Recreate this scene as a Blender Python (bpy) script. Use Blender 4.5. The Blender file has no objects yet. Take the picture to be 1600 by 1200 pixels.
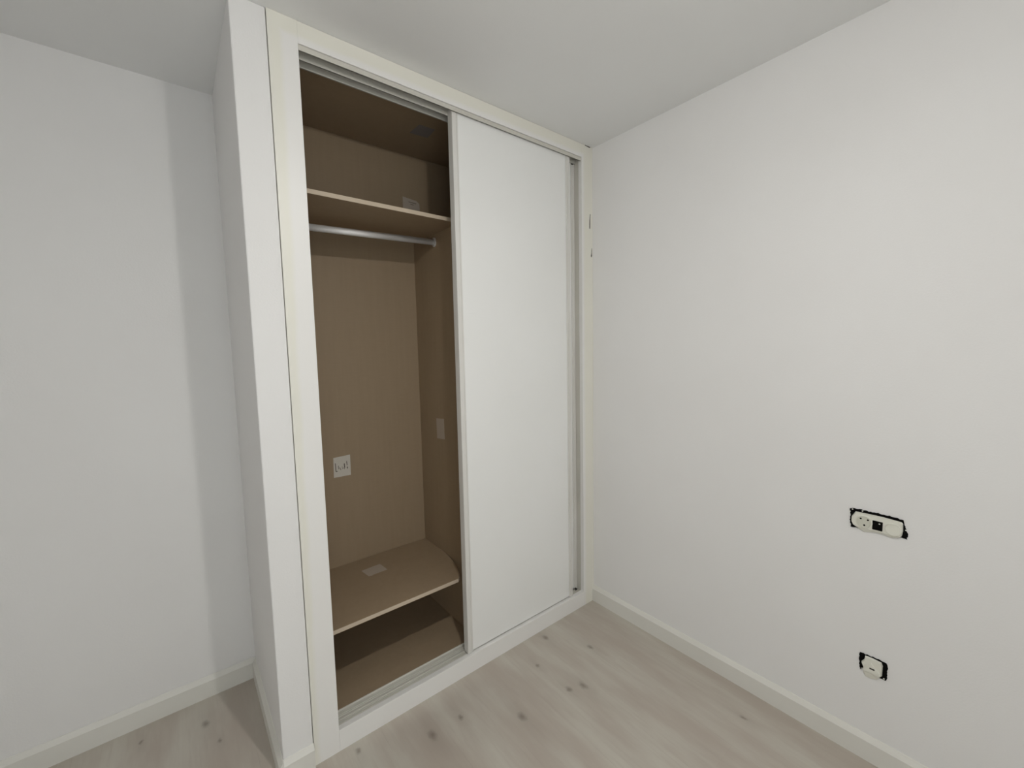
import bpy, bmesh, math, random
from mathutils import Vector, Matrix

random.seed(7)
scene = bpy.context.scene
COL = scene.collection

# ---------------------------------------------------------------- camera
# x runs right along the wardrobe front (0 at the right wall), y runs into the
# wardrobe (0 at its front face), z is up; metres.
CAM = Vector((-1.7909, -1.5096, 1.4567))
YAW, PITCH, ROLL, FPX = 0.6778, -0.0854, -0.0202, 651.64
fw = Vector((math.sin(YAW) * math.cos(PITCH), math.cos(YAW) * math.cos(PITCH), math.sin(PITCH)))
rt = Vector((math.cos(YAW), -math.sin(YAW), 0.0))
up = rt.cross(fw)
rt2 = math.cos(ROLL) * rt + math.sin(ROLL) * up
up2 = -math.sin(ROLL) * rt + math.cos(ROLL) * up
cd = bpy.data.cameras.new('camera')
cam = bpy.data.objects.new('camera', cd)
COL.objects.link(cam)
cd.sensor_fit = 'HORIZONTAL'
cd.sensor_width = 36.0
cd.lens = FPX / 1600.0 * 36.0
cd.clip_start = 0.02
cam.matrix_world = Matrix(((rt2.x, up2.x, -fw.x, CAM.x),
                           (rt2.y, up2.y, -fw.y, CAM.y),
                           (rt2.z, up2.z, -fw.z, CAM.z),
                           (0, 0, 0, 1)))
scene.camera = cam

# ---------------------------------------------------------------- world, exposure
w = bpy.data.worlds.new('world')
scene.world = w
w.use_nodes = True
w.node_tree.nodes['Background'].inputs[0].default_value = (0.93, 0.97, 1.0, 1)
scene.view_settings.view_transform = 'Standard'
scene.view_settings.look = 'None'
scene.view_settings.gamma = 1.0
scene.view_settings.use_curve_mapping = False
scene.view_settings.exposure = 0.11
LAMP = Vector((-1.29, -1.25, 2.30))      # centre of the hanging bulb
BULB_STRENGTH = 1080.0
SKY_STRENGTH = 2.35
WIN = (-2.45, -1.35, 0.10, 2.10)           # opening for the added fill-light window in the rear wall: x0, x1, z0, z1
pd = bpy.data.lights.new('window_portal', 'AREA')
pd.shape = 'RECTANGLE'
pd.size, pd.size_y = WIN[1] - WIN[0], WIN[3] - WIN[2]
pd.cycles.is_portal = True
portal = bpy.data.objects.new('window_portal', pd)
COL.objects.link(portal)
portal.location = ((WIN[0] + WIN[1]) / 2, -2.60, (WIN[2] + WIN[3]) / 2)
portal.rotation_euler = (math.pi / 2, 0, math.pi)
w.node_tree.nodes['Background'].inputs[1].default_value = SKY_STRENGTH

# ---------------------------------------------------------------- helpers
def lin(r, g, b):
    f = lambda c: (c / 255 / 12.92) if c / 255 <= 0.04045 else ((c / 255 + 0.055) / 1.055) ** 2.4
    return (f(r), f(g), f(b), 1.0)


class NT:
    """tiny node-tree helper"""
    def __init__(self, name, rough=0.5, spec=0.5):
        self.m = bpy.data.materials.new(name)
        self.m.use_nodes = True
        self.t = self.m.node_tree
        self.b = self.t.nodes['Principled BSDF']
        self.b.inputs['Roughness'].default_value = rough
        self.b.inputs['Specular IOR Level'].default_value = spec

    def n(self, kind, **kw):
        nd = self.t.nodes.new(kind)
        for k, v in kw.items():
            setattr(nd, k, v)
        return nd

    def l(self, a, b):
        self.t.links.new(a, b)

    def math(self, op, a, b=None, clamp=False):
        nd = self.n('ShaderNodeMath', operation=op, use_clamp=clamp)
        for i, v in enumerate((a, b)):
            if v is None:
                continue
            if isinstance(v, (int, float)):
                nd.inputs[i].default_value = v
            else:
                self.l(v, nd.inputs[i])
        return nd.outputs[0]

    def mix(self, fac, a, b, blend='MIX'):
        nd = self.n('ShaderNodeMix', data_type='RGBA', blend_type=blend)
        for sock, v in ((nd.inputs[0], fac), (nd.inputs[6], a), (nd.inputs[7], b)):
            if isinstance(v, (int, float)):
                sock.default_value = v
            elif isinstance(v, tuple):
                sock.default_value = v
            else:
                self.l(v, sock)
        return nd.outputs[2]

    def pos(self):
        return self.n('ShaderNodeNewGeometry').outputs['Position']

    def noise(self, vec, scale, detail=3.0, rough=0.5, stretch=None):
        if stretch:
            mp = self.n('ShaderNodeMapping')
            mp.inputs['Scale'].default_value = stretch
            self.l(vec, mp.inputs['Vector'])
            vec = mp.outputs[0]
        nz = self.n('ShaderNodeTexNoise')
        nz.inputs['Scale'].default_value = scale
        nz.inputs['Detail'].default_value = detail
        nz.inputs['Roughness'].default_value = rough
        self.l(vec, nz.inputs['Vector'])
        return nz.outputs['Fac']

    def smooth(self, v, lo, hi):
        mr = self.n('ShaderNodeMapRange', interpolation_type='SMOOTHSTEP')
        mr.inputs[1].default_value = lo
        mr.inputs[2].default_value = hi
        self.l(v, mr.inputs[0])
        return mr.outputs[0]

    def bump(self, h, strength, dist):
        bp = self.n('ShaderNodeBump')
        bp.inputs['Strength'].default_value = strength
        bp.inputs['Distance'].default_value = dist
        self.l(h, bp.inputs['Height'])
        self.l(bp.outputs[0], self.b.inputs['Normal'])

    def base(self, c):
        if isinstance(c, tuple):
            self.b.inputs['Base Color'].default_value = c
        else:
            self.l(c, self.b.inputs['Base Color'])
        return self


def paint(name, c1, c2, rough, bump=0.15, dist=0.0006, scale=260, spec=0.3):
    t = NT(name, rough, spec)
    p = t.pos()
    t.base(t.mix(t.smooth(t.noise(p, 2.2, 3), 0.3, 0.7), c1, c2))
    t.bump(t.noise(p, scale, 2), bump, dist)
    return t.m


M = {}
M['wall'] = paint('wall_paint', (0.862, 0.850, 0.838, 1), (0.876, 0.866, 0.855, 1), 0.75, 0.35, 0.0008, 180)
M['ceiling'] = paint('ceiling_paint', (0.85, 0.85, 0.84, 1), (0.865, 0.865, 0.857, 1), 0.7, 0.3, 0.0008, 160)
M['white_lacquer'] = paint('white_lacquer', (0.85, 0.845, 0.815, 1), (0.87, 0.865, 0.84, 1), 0.42, 0.05, 0.0003, 60, 0.4)
M['cream_lacquer'] = paint('cream_lacquer', (0.85, 0.835, 0.755, 1), (0.87, 0.855, 0.785, 1), 0.45, 0.06, 0.0003, 60, 0.4)
M['skirting'] = paint('skirting_lacquer', (0.78, 0.765, 0.71, 1), (0.81, 0.795, 0.745, 1), 0.45, 0.06, 0.0003, 40, 0.4)
M['door_white'] = paint('door_panel_white', (0.91, 0.91, 0.892, 1), (0.925, 0.925, 0.91, 1), 0.38, 0.03, 0.0002, 90, 0.4)
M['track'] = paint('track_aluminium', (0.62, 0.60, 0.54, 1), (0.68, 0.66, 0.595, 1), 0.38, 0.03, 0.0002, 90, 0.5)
M['stile'] = paint('stile_lacquer', (0.75, 0.73, 0.69, 1), (0.79, 0.775, 0.74, 1), 0.35, 0.02, 0.0002, 90, 0.45)
M['black'] = paint('black_plastic', (0.003, 0.003, 0.003, 1), (0.006, 0.0055, 0.005, 1), 0.85, 0.2, 0.0006, 300, 0.08)
M['soot'] = paint('dark_gap', (0.05, 0.045, 0.04, 1), (0.09, 0.085, 0.075, 1), 0.8, 0.2, 0.0006, 300, 0.2)
M['ivory'] = paint('ivory_plastic', (0.80, 0.79, 0.70, 1), (0.82, 0.81, 0.73, 1), 0.35, 0.02, 0.0002, 100, 0.45)
M['ivory_shaded'] = paint('ivory_plastic_shaded', (0.66, 0.65, 0.56, 1), (0.68, 0.67, 0.58, 1), 0.4, 0.02, 0.0002, 100, 0.4)  # ivory darkened to stand in for shade in the socket recess
M['paper'] = paint('paper', (0.62, 0.58, 0.51, 1), (0.66, 0.62, 0.56, 1), 0.8, 0.1, 0.0003, 200, 0.2)
M['ink'] = paint('ink', (0.12, 0.10, 0.09, 1), (0.16, 0.13, 0.11, 1), 0.7, 0.0, 0.0001, 200, 0.2)

M['chrome'] = paint('satin_chrome', (0.72, 0.71, 0.70, 1), (0.76, 0.75, 0.74, 1), 0.5, 0.02, 0.0001, 100, 0.5)
M['chrome'].node_tree.nodes['Principled BSDF'].inputs['Metallic'].default_value = 0.45
M['paper_tan'] = paint('tan_paper', (0.47, 0.40, 0.325, 1), (0.51, 0.44, 0.365, 1), 0.8, 0.1, 0.0003, 200, 0.2)
M['paper_shaded'] = paint('shaded_paper', (0.27, 0.245, 0.23, 1), (0.31, 0.28, 0.26, 1), 0.8, 0.1, 0.0003, 200, 0.2)  # label paper darkened to stand in for shade under the wardrobe top
# casing: white paint over an older cream coat, the cream left showing along the outer edges
t = NT('casing_two_coats', 0.42, 0.4)
p = t.pos()
sx = t.n('ShaderNodeSeparateXYZ')
t.l(p, sx.inputs[0])
wob = t.math('MULTIPLY', t.math('SUBTRACT', t.noise(p, 7, 3), 0.5), 0.014)
dl = t.math('SUBTRACT', sx.outputs[0], t.math('ADD', t.math('MULTIPLY', sx.outputs[2], 0.0095), -1.4895))
dt = t.math('SUBTRACT', 2.452, sx.outputs[2])
dr = t.math('SUBTRACT', -0.070, sx.outputs[0])
d = t.math('ADD', t.math('MINIMUM', t.math('MINIMUM', dl, dt), dr), wob)
t.base(t.mix(t.smooth(d, -0.011, 0.011), (0.865, 0.847, 0.765, 1), (0.89, 0.875, 0.85, 1)))
t.bump(t.noise(p, 60, 2), 0.05, 0.0003)
M['jamb'] = t.m

# beige linen-look melamine inside the wardrobe
t = NT('beige_melamine', 0.55, 0.3)
p = t.pos()
g1 = t.noise(p, 60, 3, 0.6, (1, 1, 0.06))
g2 = t.noise(p, 160, 2, 0.5, (0.12, 0.12, 1))
t.base(t.mix(t.math('ADD', t.math('MULTIPLY', g1, 0.6), t.math('MULTIPLY', g2, 0.4)),
             (0.315, 0.235, 0.152, 1), (0.385, 0.29, 0.193, 1)))
t.bump(g1, 0.05, 0.0003)
M['melamine'] = t.m
M['melamine_edge'] = paint('melamine_edge_band', (0.56, 0.46, 0.35, 1), (0.60, 0.50, 0.385, 1), 0.5, 0.03, 0.0002, 80, 0.3)

# pale oak laminate: long grain along y, a few knots
KNOTS = [(-0.434, -0.051, 1.1), (-0.315, -0.241, 1.0), (-0.517, -0.374, 1.3), (-0.578, -0.349, 1.0),
         (-0.817, -0.322, 1.25), (-1.129, -0.164, 1.3), (-1.006, -0.167, 0.8), (-1.368, -0.046, 0.8),
         (-0.59, -0.164, 0.7), (-1.796, 0.462, 1.1), (-1.757, 0.337, 0.6), (-1.989, 0.522, 0.6),
         (-0.16, -0.884, 0.7), (-0.70, -1.05, 1.2), (-1.5, -1.3, 1.2), (-0.40, -1.7, 1.1), (-2.2, -0.4, 1.2)]
t = NT('oak_laminate', 0.42, 0.35)
p = t.pos()
sx = t.n('ShaderNodeSeparateXYZ')
t.l(p, sx.inputs[0])
big = t.noise(p, 7.0, 4, 0.55, (1.0, 0.22, 1))
fine = t.noise(p, 70.0, 3, 0.6, (1.0, 0.06, 1))
col = t.mix(t.smooth(big, 0.33, 0.68), (0.49, 0.43, 0.37, 1), (0.59, 0.555, 0.485, 1))
col = t.mix(t.math('MULTIPLY', t.smooth(fine, 0.45, 0.8), 0.35), col, (0.45, 0.39, 0.335, 1))
wb = t.n('ShaderNodeVectorMath', operation='SCALE')
nc = t.n('ShaderNodeTexNoise')
nc.inputs['Scale'].default_value = 45
t.l(p, nc.inputs['Vector'])
t.l(nc.outputs['Color'], wb.inputs[0])
wb.inputs['Scale'].default_value = 0.016
pw = t.n('ShaderNodeVectorMath', operation='ADD')
t.l(p, pw.inputs[0])
t.l(wb.outputs[0], pw.inputs[1])
core = None
for kx, ky, ks in KNOTS:
    sub = t.n('ShaderNodeVectorMath', operation='SUBTRACT')
    t.l(pw.outputs[0], sub.inputs[0])
    sub.inputs[1].default_value = (kx + 0.008, ky + 0.008, 0.008)
    mul = t.n('ShaderNodeVectorMath', operation='MULTIPLY')
    t.l(sub.outputs[0], mul.inputs[0])
    mul.inputs[1].default_value = (1 / (0.0105 * ks), 1 / (0.017 * ks), 0)
    ln = t.n('ShaderNodeVectorMath', operation='LENGTH')
    t.l(mul.outputs[0], ln.inputs[0])
    v = ln.outputs['Value']
    c = t.math('POWER', t.math('SUBTRACT', 1.0, t.smooth(v, 0.0, 1.6)), 1.0)
    mul2 = t.n('ShaderNodeVectorMath', operation='MULTIPLY')
    t.l(sub.outputs[0], mul2.inputs[0])
    mul2.inputs[1].default_value = (1 / (0.03 * ks), 1 / (0.10 * ks), 0)
    ln2 = t.n('ShaderNodeVectorMath', operation='LENGTH')
    t.l(mul2.outputs[0], ln2.inputs[0])
    h = t.math('SUBTRACT', 1.0, t.smooth(ln2.outputs['Value'], 0.0, 1.4))
    k = t.math('ADD', t.math('MULTIPLY', c, 0.60), t.math('MULTIPLY', h, 0.13))
    core = k if core is None else t.math('MAXIMUM', core, k)
t.base(t.mix(core, col, (0.20, 0.165, 0.13, 1)))
t.bump(fine, 0.06, 0.0004)
M['oak'] = t.m

t = NT('bulb_glass', 0.4)
t.base((0.9, 0.88, 0.83, 1))
t.b.inputs['Emission Color'].default_value = (1.0, 0.985, 0.955, 1)
t.b.inputs['Emission Strength'].default_value = BULB_STRENGTH
M['bulb'] = t.m


t = NT('window_glass')
t.t.nodes.remove(t.b)
tr, gl, mx = t.n('ShaderNodeBsdfTransparent'), t.n('ShaderNodeBsdfGlossy'), t.n('ShaderNodeMixShader')
tr.inputs[0].default_value = (0.97, 0.98, 0.97, 1)
gl.inputs['Roughness'].default_value = 0.02
mx.inputs[0].default_value = 0.06
t.l(tr.outputs[0], mx.inputs[1])
t.l(gl.outputs[0], mx.inputs[2])
t.l(mx.outputs[0], t.t.nodes['Material Output'].inputs[0])
M['glass'] = t.m


def make(name, bm, mat, parent=None, smooth=False):
    """links the bmesh (world coordinates) as one object with its origin at its own centre"""
    bmesh.ops.recalc_face_normals(bm, faces=bm.faces)
    lo = Vector((min(v.co[i] for v in bm.verts) for i in range(3)))
    hi = Vector((max(v.co[i] for v in bm.verts) for i in range(3)))
    c = (lo + hi) / 2
    bmesh.ops.translate(bm, verts=bm.verts, vec=-c)
    me = bpy.data.meshes.new(name)
    bm.to_mesh(me)
    bm.free()
    if smooth:
        for f in me.polygons:
            f.use_smooth = True
    me.materials.append(M[mat])
    o = bpy.data.objects.new(name, me)
    COL.objects.link(o)
    if parent is not None:
        o.parent = parent
        base = WORLD[parent.name]
        o.location = c - base
    else:
        o.location = c
    WORLD[o.name] = c
    return o


WORLD = {}


def empty(name, loc, label, cat, group=None):
    o = bpy.data.objects.new(name, None)
    COL.objects.link(o)
    o.location = loc
    o.empty_display_size = 0.1
    WORLD[o.name] = Vector(loc)
    tag(o, label, cat, group)
    return o


def tag(o, label=None, cat=None, group=None, kind=None):
    if label:
        o['label'] = label
    if cat:
        o['category'] = cat
    if group:
        o['group'] = group
    if kind:
        o['kind'] = kind
    return o


def box(x0, x1, y0, y1, z0, z1, bev=0.0, seg=2, bm=None):
    b = bmesh.new()
    bmesh.ops.create_cube(b, size=1)
    for v in b.verts:
        v.co = Vector(((x0 + x1) / 2 + v.co.x * (x1 - x0), (y0 + y1) / 2 + v.co.y * (y1 - y0),
                       (z0 + z1) / 2 + v.co.z * (z1 - z0)))
    if bev:
        bmesh.ops.bevel(b, geom=list(b.edges), offset=bev, segments=seg, profile=0.5, affect='EDGES')
    if bm is None:
        return b
    me = bpy.data.meshes.new('tmp')
    b.to_mesh(me)
    b.free()
    bm.from_mesh(me)
    bpy.data.meshes.remove(me)
    return bm


def prism(pts, axis, a, b, bm=None):
    """polygon pts (in the two remaining axes, in x-y-z order) extruded along axis from a to b"""
    bm = bm or bmesh.new()
    def P(u, v, t):
        return {0: (t, u, v), 1: (u, t, v), 2: (u, v, t)}[axis]
    lo = [bm.verts.new(P(u, v, a)) for u, v in pts]
    hi = [bm.verts.new(P(u, v, b)) for u, v in pts]
    n = len(pts)
    bm.faces.new(lo)
    bm.faces.new(hi[::-1])
    for i in range(n):
        bm.faces.new((lo[i], hi[i], hi[(i + 1) % n], lo[(i + 1) % n]))
    return bm


def tube(p0, p1, r, seg=20, ry=None, bm=None):
    bm = bm or bmesh.new()
    p0, p1 = Vector(p0), Vector(p1)
    d = (p1 - p0).normalized()
    a = Vector((0, 0, 1)) if abs(d.z) < 0.9 else Vector((1, 0, 0))
    s = d.cross(a).normalized()
    u = s.cross(d)
    ry = ry or r
    rings = []
    for q in (p0, p1):
        rings.append([bm.verts.new(q + s * math.cos(2 * math.pi * i / seg) * r + u * math.sin(2 * math.pi * i / seg) * ry)
                      for i in range(seg)])
    for i in range(seg):
        bm.faces.new((rings[0][i], rings[0][(i + 1) % seg], rings[1][(i + 1) % seg], rings[1][i]))
    bm.faces.new(rings[0][::-1])
    bm.faces.new(rings[1])
    return bm


def lathe(prof, cx, cy, seg=32, bm=None):
    bm = bm or bmesh.new()
    rings = []
    for r, z in prof:
        if r < 1e-6:
            rings.append([bm.verts.new((cx, cy, z))])
        else:
            rings.append([bm.verts.new((cx + r * math.cos(2 * math.pi * i / seg), cy + r * math.sin(2 * math.pi * i / seg), z))
                          for i in range(seg)])
    for a, b in zip(rings, rings[1:]):
        for i in range(seg):
            j = (i + 1) % seg
            if len(a) == 1 and len(b) == 1:
                continue
            if len(a) == 1:
                bm.faces.new((a[0], b[i], b[j]))
            elif len(b) == 1:
                bm.faces.new((a[i], b[0], a[j]))
            else:
                bm.faces.new((a[i], b[i], b[j], a[j]))
    return bm


# ---------------------------------------------------------------- room shell
H = 2.50
XL, XJ, XR = -1.5036, -1.4185, -0.0867      # left casing outer / inner edge, right casing inner edge
XP, YD = -1.600, 0.624                      # corner of the wall stub beside the wardrobe, recessed wall
X_SIDE, Y_REAR = -2.62, -2.55
TH = 0.10

def structure(name, bm, mat, label=None):
    o = make(name, bm, mat)
    o['kind'] = 'structure'
    if label:
        o['label'] = label
    return o

floor = structure('floor', box(X_SIDE - TH, TH, Y_REAR - TH, YD + TH, -0.08, -0.008), 'oak',
                  'pale oak laminate floor with small knots')
structure('ceiling', box(X_SIDE - TH, TH, Y_REAR - TH, YD + TH, H, H + TH), 'ceiling', 'plain painted white ceiling')
structure('wall_right', box(0, TH, Y_REAR - TH, YD + TH, 0, H), 'wall', 'bare white wall with two uncovered sockets')
structure('wall_left', box(X_SIDE - TH, XP + 0.05, YD, YD + TH, 0, H), 'wall', 'recessed white wall left of the wardrobe')
structure('wall_alcove', box(XP, XL - 0.0015, 0.0, YD + 0.05, 0, H, 0.004), 'wall',
          'narrow white plastered stub wall between the recess and the wardrobe')
structure('wall_side', box(X_SIDE - TH, X_SIDE, Y_REAR, YD, 0, H), 'wall', 'white side wall of the room')
wr = bmesh.new()
box(X_SIDE - TH, WIN[0], Y_REAR - TH, Y_REAR, 0, H, bm=wr)
box(WIN[1], 0, Y_REAR - TH, Y_REAR, 0, H, bm=wr)
box(WIN[0], WIN[1], Y_REAR - TH, Y_REAR, 0, WIN[2], bm=wr)
box(WIN[0], WIN[1], Y_REAR - TH, Y_REAR, WIN[3], H, bm=wr)
structure('wall_rear', wr, 'wall', 'white wall with the added fill-light window, behind the viewer')
# unseen window added behind the viewer for fill light: outer frame, two casements, clear panes
wf = bmesh.new()
yw0, yw1 = Y_REAR - 0.075, Y_REAR - 0.025
xm = (WIN[0] + WIN[1]) / 2
for a0, a1, c0, c1 in ((WIN[0], WIN[0] + 0.05, WIN[2], WIN[3]), (WIN[1] - 0.05, WIN[1], WIN[2], WIN[3]), (xm - 0.04, xm + 0.04, WIN[2], WIN[3]),
                       (WIN[0], WIN[1], WIN[2], WIN[2] + 0.05), (WIN[0], WIN[1], WIN[3] - 0.05, WIN[3])):
    box(a0, a1, yw0, yw1, c0, c1, 0.003, bm=wf)
win = structure('fill_window', wf, 'white_lacquer', 'glazed two-leaf balcony window added behind the viewer for fill light')
for a0, a1 in ((WIN[0] + 0.05, xm - 0.04), (xm + 0.04, WIN[1] - 0.05)):
    make('pane', box(a0, a1, Y_REAR - 0.054, Y_REAR - 0.048, WIN[2] + 0.05, WIN[3] - 0.05), 'glass', win)

# laminate planks, laid along y, hairline joints
PW, PL, J = 0.192, 1.285, 0.00002
ix = 0
x = -PW * 0.62
xs = [0.0]
while x > X_SIDE:
    xs.append(x)
    x -= PW
xs.append(X_SIDE)
for i in range(len(xs) - 1):
    x1, x0 = xs[i], xs[i + 1]
    off = (0.37 + i * 0.41) % 1.0 * PL
    cuts = [YD]
    yy = YD - off
    while yy > Y_REAR:
        cuts.append(yy)
        yy -= PL
    cuts.append(Y_REAR)
    for a, b in zip(cuts, cuts[1:]):
        if a - b < 0.02:
            continue
        o = make('plank', box(x0 + J, x1 - J, b + J, a - J, -0.008, 0.0, 0.00015, 1), 'oak', floor)

# skirting boards: square face with a soft sloped top
BH, BT, BTOP = 0.073, 0.014, 0.089
def skirt(name, axis, wallc, sgn, a, b, label):
    # profile in (distance from wall, z)
    prof = [(0.0, 0.0), (BT, 0.0), (BT, BH - 0.002), (BT - 0.0015, BH), (0.0045, BTOP - 0.004), (0.003, BTOP - 0.001), (0.0, BTOP)]
    pts = [(wallc + sgn * dd, z) for dd, z in prof]
    return structure(name, prism(pts, axis, a, b), 'skirting', label)

skirt('baseboard_right', 1, 0.0, -1, Y_REAR, -0.0005, 'cream skirting board along the right wall')
skirt('baseboard_left', 0, YD, -1, X_SIDE, XP - 0.0005, 'cream skirting board along the recessed left wall')
skirt('baseboard_alcove', 1, XP, -1, -0.012, YD - BT - 0.0005, 'cream skirting board on the side of the stub wall')
skirt('baseboard_front', 0, 0.0, -1, XP, XL - 0.001, 'short cream skirting piece across the face of the stub wall')
skirt('baseboard_rear', 0, Y_REAR, 1, X_SIDE, -BT - 0.0005, 'skirting board along the wall behind the viewer')
skirt('baseboard_side', 1, X_SIDE, 1, Y_REAR + BT + 0.0005, YD - BT - 0.0005, 'skirting board along the side wall')

# ---------------------------------------------------------------- the fitted wardrobe
ZT, ZF, ZS = 2.415, 2.433, 0.0815           # track fascia bottom, top casing bottom, sill top
YB = 0.570                                   # face of the back panel
ZC = 2.462                                   # underside of the wardrobe's top
wd = empty('fitted_wardrobe', (-0.75, 0.0, 0.0),
           'white built-in wardrobe with one sliding door pushed aside, beige interior showing', 'wardrobe')
make('jamb', box(XL, XJ, -0.002, 0.020, 0, H, 0.0008), 'jamb', wd)
make('jamb', box(XR, -0.0006, -0.002, 0.020, 0, H, 0.0008), 'jamb', wd)
make('jamb_liner', box(XR + 0.0002, -0.0306, 0.021, 0.118, 0.0, 2.499), 'track', wd)  # right liner: greyer track colour stands in for shade on the reveal
make('jamb_liner', box(XL + 0.0302, XJ - 0.004, 0.021, 0.118, 0.0, 2.499), 'cream_lacquer', wd)
make('top_casing', box(XJ + 0.0001, XR - 0.0001, -0.002, 0.020, ZF, H - 0.0008, 0.0008), 'jamb', wd)
make('sill_board', box(XJ + 0.0001, XR - 0.0001, -0.002, 0.020, 0.0, ZS, 0.0008), 'jamb', wd)
make('sill_bearer', box(XJ + 0.0005, XR - 0.0005, 0.021, 0.118, 0.0, 0.0635), 'melamine', wd)

# top track: fascia lip, two channels
tp = bmesh.new()
box(XJ + 0.001, XR - 0.001, 0.004, 0.112, 2.466, 2.470, 0, bm=tp)
for y0, y1, z0 in ((0.004, 0.007, ZT), (0.0425, 0.0455, ZT - 0.004), (0.082, 0.085, ZT - 0.005)):
    box(XJ + 0.001, XR - 0.001, y0, y1, z0, 2.467, 0, bm=tp)
for y0, z0 in ((0.0425, ZT - 0.004), (0.082, ZT - 0.005)):      # small turned-in feet
    box(XJ + 0.001, XR - 0.001, y0 - 0.0012, y0 + 0.0042, z0, z0 + 0.003, 0, bm=tp)
box(XJ + 0.001, XR - 0.001, 0.001, 0.0075, ZT, ZF - 0.003, 0.0008, bm=tp)
make('top_track', tp, 'track', wd)
# bottom track: shallow plate with running ribs
bt = bmesh.new()
box(XJ + 0.001, XR - 0.001, 0.021, 0.090, 0.0640, 0.0765, 0, bm=bt)
for y0, y1, z1 in ((0.0205, 0.0235, 0.0825), (0.029, 0.031, 0.079), (0.036, 0.038, 0.079), (0.0435, 0.047, 0.0815),
                   (0.060, 0.062, 0.079), (0.068, 0.070, 0.079), (0.0865, 0.090, 0.083)):
    box(XJ + 0.001, XR - 0.001, y0, y1, 0.0745, z1, 0.0006, 1, bm=bt)
make('bottom_track', bt, 'track', wd)

# carcass
CL, CR = XJ - 0.016, -0.030
make('back_panel', box(CL, CR, YB, YB + 0.010, 0.02, ZC + 0.016), 'melamine', wd)
make('side_panel', box(CL - 0.016, CL, 0.119, YB + 0.010, 0.0, ZC + 0.016), 'melamine', wd)
make('side_panel', box(CR, CR + 0.016, 0.119, YB + 0.010, 0.0, ZC + 0.016), 'melamine', wd)
make('top_panel', box(CL, CR, 0.113, YB, ZC, ZC + 0.016), 'melamine', wd)
make('base_panel', box(CL, CR, 0.0905, YB, 0.064, 0.0805), 'melamine', wd)
XD = -0.765
SZ0, SZ1, SY = 2.0185, 2.0345, 0.125
make('partition', box(XD, XD + 0.016, 0.125, YB, 0.0808, SZ0 - 0.0005), 'melamine', wd)
sh = make('top_shelf', box(CL + 0.0005, CR - 0.0005, SY + 0.0012, YB - 0.0005, SZ0, SZ1), 'melamine', wd)
make('edge_band', box(CL + 0.0005, CR - 0.0005, SY, SY + 0.0012, SZ0, SZ1), 'melamine_edge', sh)
# low shelf with its free front corner rounded off
LZ0, LZ1, LY = 0.388, 0.404, 0.090
arc = [(-0.845, LY), (-0.833, 0.100), (-0.822, 0.118), (-0.806, 0.155), (-0.792, 0.200), (-0.780, 0.250),
       (-0.772, 0.300), (-0.7675, 0.350), (XD - 0.0005, 0.410)]
poly = [(CL + 0.0005, LY)] + arc + [(XD - 0.0005, YB - 0.0005), (CL + 0.0005, YB - 0.0005)]
ls = make('low_shelf', prism(poly, 2, LZ0, LZ1), 'melamine', wd)
band = [(CL + 0.0005, LY - 0.0012)] + [(a + 0.0008, b - 0.001) for a, b in arc] + [(a, b) for a, b in arc[::-1]] + [(CL + 0.0005, LY)]
make('edge_band', prism(band, 2, LZ0, LZ1), 'melamine_edge', ls)

# hanging rail, oval, with end flanges
BY = 0.345
rail = make('hanging_rail', tube((CL + 0.004, BY, 1.957), (XD - 0.004, BY, 1.979), 0.0085, 24, 0.0145), 'chrome', wd, True)
make('end_flange', tube((CL + 0.0003, BY, 1.957), (CL + 0.006, BY, 1.957), 0.016, 20, 0.022), 'chrome', rail)
make('end_flange', tube((XD - 0.006, BY, 1.979), (XD - 0.0003, BY, 1.979), 0.016, 20, 0.022), 'chrome', rail)

# sliding doors: panel held between two aluminium handle stiles
DW, DZ0, DZ1 = 0.688, 0.0840, 2.431
def door(x0, y0, label):
    d = make('sliding_door', box(x0 + 0.024, x0 + DW - 0.024, y0 + 0.0045, y0 + 0.0145, DZ0 + 0.0055, DZ1 - 0.004), 'door_white', wd)
    d['label'] = label
    for s in (0, 1):
        # profile seen from above: deep outer web, front flange, shallow finger groove, rear flange
        pr = [(0, 0.002), (0.0015, 0.0), (0.0165, 0.0), (0.018, 0.0035), (0.0215, 0.0035), (0.0225, 0.0012), (0.027, 0.0012),
              (0.027, 0.0044), (0.0035, 0.0044 + 0.002), (0.0035, 0.0300), (0.020, 0.0300), (0.020, 0.0330), (0.0, 0.0330)]
        pts = [((x0 + u) if s == 0 else (x0 + DW - u), y0 + v) for u, v in pr]
        make('stile', prism(pts, 2, DZ0, DZ1), 'stile', d)
    make('bottom_bar', box(x0 + 0.0272, x0 + DW - 0.0272, y0 + 0.0110, y0 + 0.0210, DZ0 + 0.0015, DZ0 + 0.0075), 'track', d)
    make('top_bar', box(x0 + 0.0272, x0 + DW - 0.0272, y0 + 0.0150, y0 + 0.0210, DZ1 - 0.040, DZ1 - 0.002), 'track', d)
    return d

d1 = door(-0.852, 0.0095, 'front sliding door, white, shifted towards the middle')
d2 = door(-0.0872 - DW, 0.0480, 'rear sliding door, white, parked at the right jamb')
make('guide_block', prism([(-0.110, 0.0775), (-0.092, 0.0775), (-0.0945, 0.0835), (-0.104, 0.0900), (-0.110, 0.0870)], 1, 0.0415, 0.0475), 'soot', d2)
make('guide_block', prism([(-0.112, 2.4120), (-0.094, 2.4120), (-0.102, 2.4060), (-0.112, 2.4050)], 1, 0.0440, 0.0475), 'soot', d2)
# short scratch on the front door's face
make('scratch', box(-0.795, -0.766, 0.0136, 0.01415, 1.6085, 1.6100), 'white_lacquer', d1)

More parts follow.
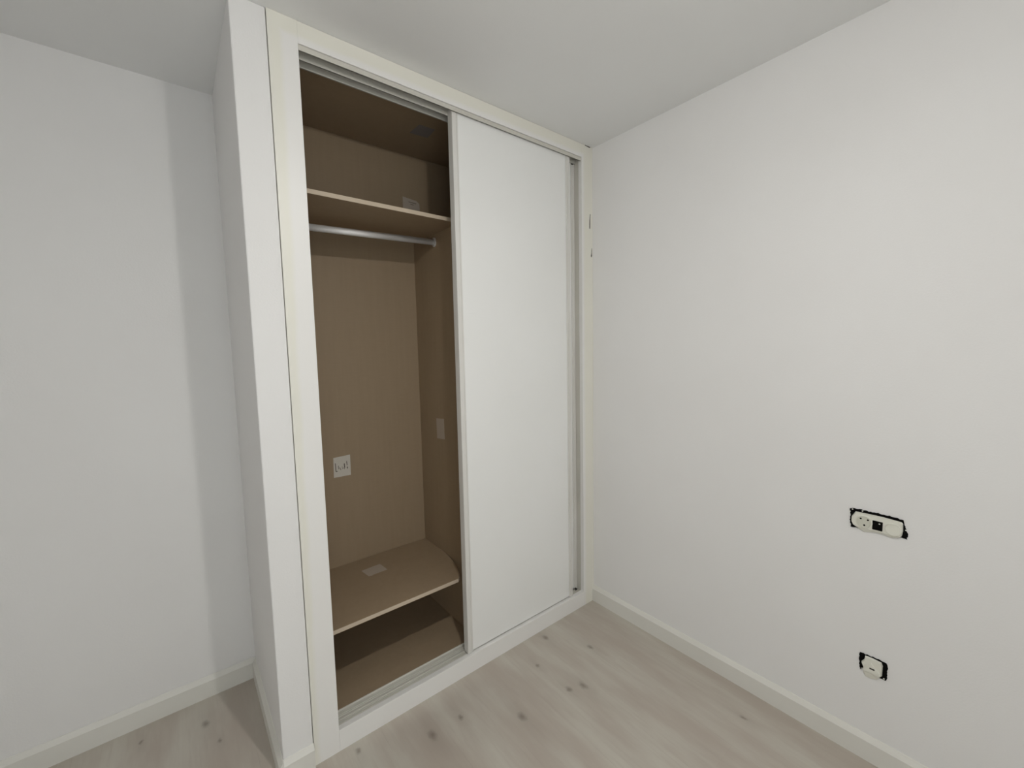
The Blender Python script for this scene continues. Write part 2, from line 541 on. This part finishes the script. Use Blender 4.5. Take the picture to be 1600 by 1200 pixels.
# gaps in the filler where the right casing meets the wall and ceiling
def chip(pts):
    make('filler_gap', prism(pts, 1, -0.0030, -0.0016), 'soot', wd)
chip([(-0.0275, 2.084), (-0.0225, 2.082), (-0.0215, 2.12), (-0.0200, 2.158), (-0.0225, 2.158), (-0.0265, 2.12)])
chip([(-0.0165, 1.941), (-0.0120, 1.934), (-0.0085, 1.943), (-0.0098, 1.958), (-0.0085, 1.984), (-0.0115, 1.972), (-0.0130, 1.955)])
chip([(-0.060, 2.4970), (-0.024, 2.4945), (-0.018, 2.4990), (-0.060, 2.4995)])

# ---------------------------------------------------------------- paper labels left in the wardrobe
GR = 'paper labels stuck inside the wardrobe'
def stroke_prism(strokes, axis, a, b, parent):
    bm = bmesh.new()
    for (u0, v0, u1, v1, wdt) in strokes:
        dx, dy = u1 - u0, v1 - v0
        L = math.hypot(dx, dy) or 1e-6
        nx, ny = -dy / L * wdt / 2, dx / L * wdt / 2
        prism([(u0 + nx, v0 + ny), (u1 + nx, v1 + ny), (u1 - nx, v1 - ny), (u0 - nx, v0 - ny)], axis, a, b, bm)
    return make('print', bm, 'ink', parent)

T = 0.0006
o = make('paper_label', prism([(-1.2325, 0.8500), (-1.1525, 0.8495), (-1.1510, 0.9510), (-1.2305, 0.9475)], 1, YB - T, YB - 0.00005), 'paper')
tag(o, 'square paper label with dark hand marks on the tall back panel', 'label', GR)
stroke_prism([(-1.2225, 0.920, -1.2215, 0.878, 0.0035), (-1.2215, 0.878, -1.2140, 0.880, 0.004), (-1.209, 0.906, -1.208, 0.888, 0.003),
              (-1.203, 0.896, -1.198, 0.882, 0.0025), (-1.181, 0.912, -1.180, 0.890, 0.0045), (-1.186, 0.892, -1.180, 0.884, 0.0025),
              (-1.169, 0.921, -1.168, 0.900, 0.0035), (-1.1675, 0.893, -1.167, 0.884, 0.005), (-1.192, 0.899, -1.190, 0.886, 0.002)],
             1, YB - T - 0.0002, YB - T + 0.0001, o)
o = make('paper_label', prism([(0.312, 1.008), (0.388, 1.002), (0.391, 1.106), (0.314, 1.111)], 0, XD - T, XD - 0.00005), 'paper_tan')
tag(o, 'small upright paper label stuck on the side partition, above the low shelf', 'label', GR)
o = make('paper_label', prism([(-1.163, 0.4545), (-1.153, 0.3835), (-1.137, 0.379), (-1.1340, 0.384), (-1.062, 0.3845), (-1.0690, 0.457), (-1.076, 0.460)][::-1],
                              2, LZ1 + 0.00005, LZ1 + T), 'paper_tan')
tag(o, 'paper label lying flat on the low rounded shelf', 'label', GR)
o = make('paper_label', prism([(-0.8175, 2.14), (-0.7225, 2.14), (-0.7240, 2.229), (-0.7400, 2.241), (-0.8170, 2.250)], 1, YB - T, YB - 0.00005), 'paper_tan')
tag(o, 'paper label behind the top shelf, half hidden by its edge', 'label', GR)
stroke_prism([(-0.785, 2.229, -0.742, 2.2265, 0.003), (-0.776, 2.219, -0.757, 2.2175, 0.0025)], 1, YB - T - 0.0002, YB - T + 0.0001, o)
o = make('paper_label', prism([(-0.872, 0.352), (-0.868, 0.262), (-0.790, 0.257), (-0.783, 0.346)], 2, ZC - T, ZC - 0.00005), 'paper_shaded')
tag(o, 'dim paper label on the underside of the wardrobe top', 'label', GR)

# ---------------------------------------------------------------- uncovered sockets on the right wall
def ragged(pts, step, amp, seed):
    """jagged copy of a closed outline"""
    rnd = random.Random(seed)
    out = []
    for i, a in enumerate(pts):
        b = pts[(i + 1) % len(pts)]
        L = math.hypot(b[0] - a[0], b[1] - a[1])
        n = max(1, int(L / step))
        nx, ny = -(b[1] - a[1]) / L, (b[0] - a[0]) / L
        for k in range(n):
            q = (k + 0.0) / n
            e = rnd.uniform(-amp, amp)
            out.append((a[0] + (b[0] - a[0]) * q + nx * e, a[1] + (b[1] - a[1]) * q + ny * e))
    return out

def disc(cy, cz, r, x0, x1, seg=28, bm=None, sy=1.0):
    pts = [(cy + sy * r * math.cos(2 * math.pi * i / seg), cz + r * math.sin(2 * math.pi * i / seg)) for i in range(seg)]
    return prism(pts, 0, x0, x1, bm)

def rrect(y0, y1, z0, z1, r, seg=5):
    pts = []
    for cy, cz, a0 in ((y1 - r, z1 - r, 0), (y0 + r, z1 - r, 90), (y0 + r, z0 + r, 180), (y1 - r, z0 + r, 270)):
        for k in range(seg + 1):
            a = math.radians(a0 + 90 * k / seg)
            pts.append((cy + r * math.cos(a), cz + r * math.sin(a)))
    return pts

# upper: two-gang mechanism, cover missing
def bevelled(pts, x_back, x_front, inset, z_low=-1.0):
    """plate with a chamfered front rim (front faces -x)"""
    cy = sum(q[0] for q in pts) / len(pts)
    cz = sum(q[1] for q in pts) / len(pts)
    hy = max(abs(q[0] - cy) for q in pts)
    hz = max(abs(q[1] - cz) for q in pts)
    bm = bmesh.new()
    rings = []
    for x, k in ((x_back, 0.0), ((x_front + inset) if z_low < 0 else x_back - 0.001, 0.0), (x_front, inset)):
        rings.append([bm.verts.new((x, cy + (q[0] - cy) * (1 - k / hy), max(cz + (q[1] - cz) * (1 - k / hz), z_low if k else -1.0))) for q in pts])
    n = len(pts)
    for r0, r1 in zip(rings, rings[1:]):
        for i in range(n):
            bm.faces.new((r0[i], r0[(i + 1) % n], r1[(i + 1) % n], r1[i]))
    bm.faces.new(rings[0])
    bm.faces.new(rings[-1][::-1])
    return bm

def ring(cy, cz, r0, r1, x0, x1, seg=36):
    bm = bmesh.new()
    V = [[bm.verts.new((x, cy + r * math.cos(2 * math.pi * i / seg), cz + r * math.sin(2 * math.pi * i / seg))) for i in range(seg)]
         for x, r in ((x1, r0), (x0, r0), (x0 + 0.001, r1), (x1, r1))]
    for k in range(4):
        for i in range(seg):
            a, c = V[k], V[(k + 1) % 4]
            bm.faces.new((a[i], a[(i + 1) % seg], c[(i + 1) % seg], c[i]))
    return bm

S = empty('double_socket', (0.0, -1.219, 0.847), 'wide uncovered two-gang socket, white insert in a torn black bracket on the right wall', 'socket', 'uncovered sockets')
make('bracket', prism(ragged([(-1.1460, 0.8780), (-1.1530, 0.8825), (-1.2200, 0.8835), (-1.2540, 0.8825), (-1.2840, 0.8795), (-1.2880, 0.8600),
                              (-1.2945, 0.8420), (-1.2945, 0.8190), (-1.2800, 0.8215), (-1.1610, 0.8165), (-1.1505, 0.8155), (-1.1485, 0.8350)],
                             0.0045, 0.0017, 3), 0, -0.0026, -0.0002), 'black', S)
for yy, zz in ((-1.1535, 0.8790), (-1.1800, 0.8800), (-1.1462, 0.8700), (-1.2905, 0.8490)):
    make('screw', disc(yy, zz, 0.0021, -0.0040, -0.0022, 12), 'ivory', S)
make('insert', bevelled([(-1.1620, 0.8735), (-1.1900, 0.8745), (-1.2330, 0.8750), (-1.2600, 0.8735), (-1.2790, 0.8720), (-1.2830, 0.8680),
                         (-1.2840, 0.8430), (-1.2815, 0.8260), (-1.2720, 0.8165), (-1.2560, 0.8125), (-1.2350, 0.8165), (-1.2120, 0.8160),
                         (-1.1870, 0.8085), (-1.1720, 0.8165), (-1.1560, 0.8275), (-1.1515, 0.8380), (-1.1520, 0.8540)], -0.0022, -0.0105, 0.0022, 0.8240), 'ivory', S)
rm = make('socket_rim', ring(-1.1870, 0.8465, 0.0195, 0.0225, -0.0135, -0.0100, 40), 'ivory', S)
wl = make('socket_well', disc(-1.1870, 0.8465, 0.0194, -0.0112, -0.0100, 36), 'ivory_shaded', S)
for yy, zz in ((-1.1780, 0.8555), (-1.1970, 0.8550), (-1.1880, 0.8350)):
    make('contact_hole', disc(yy, zz, 0.0029, -0.0116, -0.0110, 14), 'black', wl)
md = make('data_module', prism(rrect(-1.2350, -1.2090, 0.8285, 0.8590, 0.0012, 2), 0, -0.0125, -0.0100), 'black', S)
make('indicator', prism(rrect(-1.2290, -1.2250, 0.8500, 0.8535, 0.0008, 2), 0, -0.0131, -0.0124), 'ivory', md)
make('blank_rim', ring(-1.2610, 0.8430, 0.0185, 0.0208, -0.0130, -0.0100, 40), 'ivory', S)
make('blank_well', disc(-1.2610, 0.8430, 0.0184, -0.0112, -0.0100, 36), 'ivory', S)

# lower: single outlet
S = empty('single_outlet', (0.0, -1.229, 0.345), 'small uncovered single outlet low on the right wall, near the skirting', 'socket', 'uncovered sockets')
make('bracket', prism(ragged([(-1.1935, 0.3760), (-1.2080, 0.3765), (-1.2330, 0.3780), (-1.2635, 0.3760), (-1.2665, 0.3590), (-1.2665, 0.3300), (-1.2640, 0.3140),
                              (-1.2510, 0.3150), (-1.2000, 0.3250), (-1.1960, 0.3150), (-1.1925, 0.3440)], 0.0045, 0.0016, 9), 0, -0.0026, -0.0002), 'black', S)
make('insert', bevelled([(-1.2080, 0.3735), (-1.2270, 0.3745), (-1.2510, 0.3725), (-1.2545, 0.3620), (-1.2540, 0.3260), (-1.2470, 0.3150), (-1.2420, 0.3050),
                         (-1.2260, 0.2990), (-1.2120, 0.2985), (-1.2055, 0.3090), (-1.2035, 0.3360), (-1.1985, 0.3470), (-1.2065, 0.3600)],
                        -0.0022, -0.0100, 0.0020, 0.3200), 'ivory', S)
fc = make('raised_face', bevelled([(-1.2075, 0.3440), (-1.2075, 0.3230), (-1.2490, 0.3260), (-1.2500, 0.3340), (-1.2250, 0.3590)], -0.0098, -0.0125, 0.0015), 'ivory', S)
make('slot', prism(rrect(-1.2360, -1.2220, 0.3375, 0.3425, 0.0018, 3), 0, -0.0131, -0.0123), 'soot', fc)
make('screw', disc(-1.2590, 0.3195, 0.0022, -0.0040, -0.0022, 12), 'ivory', S)

# ---------------------------------------------------------------- bare bulb hanging above the frame
lamp = empty('pendant_bulb', (LAMP.x, LAMP.y, H), 'bare bulb hanging on a short cable from the ceiling', 'lamp')
make('ceiling_rose', lathe([(0.0, H - 0.0002), (0.040, H - 0.0002), (0.040, H - 0.012), (0.030, H - 0.022), (0.0, H - 0.024)], LAMP.x, LAMP.y), 'ivory', lamp, True)
make('cable', tube((LAMP.x, LAMP.y, H - 0.02), (LAMP.x, LAMP.y, LAMP.z + 0.095), 0.003, 10), 'ivory', lamp, True)
make('lamp_holder', lathe([(0.0, LAMP.z + 0.100), (0.012, LAMP.z + 0.099), (0.018, LAMP.z + 0.085), (0.019, LAMP.z + 0.040), (0.0, LAMP.z + 0.039)], LAMP.x, LAMP.y), 'ivory', lamp, True)
make('bulb_housing', lathe([(0.0, LAMP.z + 0.045), (0.0135, LAMP.z + 0.044), (0.016, LAMP.z + 0.034), (0.027, LAMP.z + 0.008), (0.0302, LAMP.z),
                           (0.0, LAMP.z - 0.0005)], LAMP.x, LAMP.y), 'ivory', lamp, True)
prof = []
CAP = math.radians(60)                      # shallow diffuser cap, 60 mm across
RC = 0.030 / math.sin(CAP)
for k in range(11):
    a = CAP * (1 - k / 10)
    prof.append((RC * math.sin(a), LAMP.z - 0.001 + RC * (math.cos(CAP) - math.cos(a))))
make('bulb', lathe(prof, LAMP.x, LAMP.y), 'bulb', lamp, True)
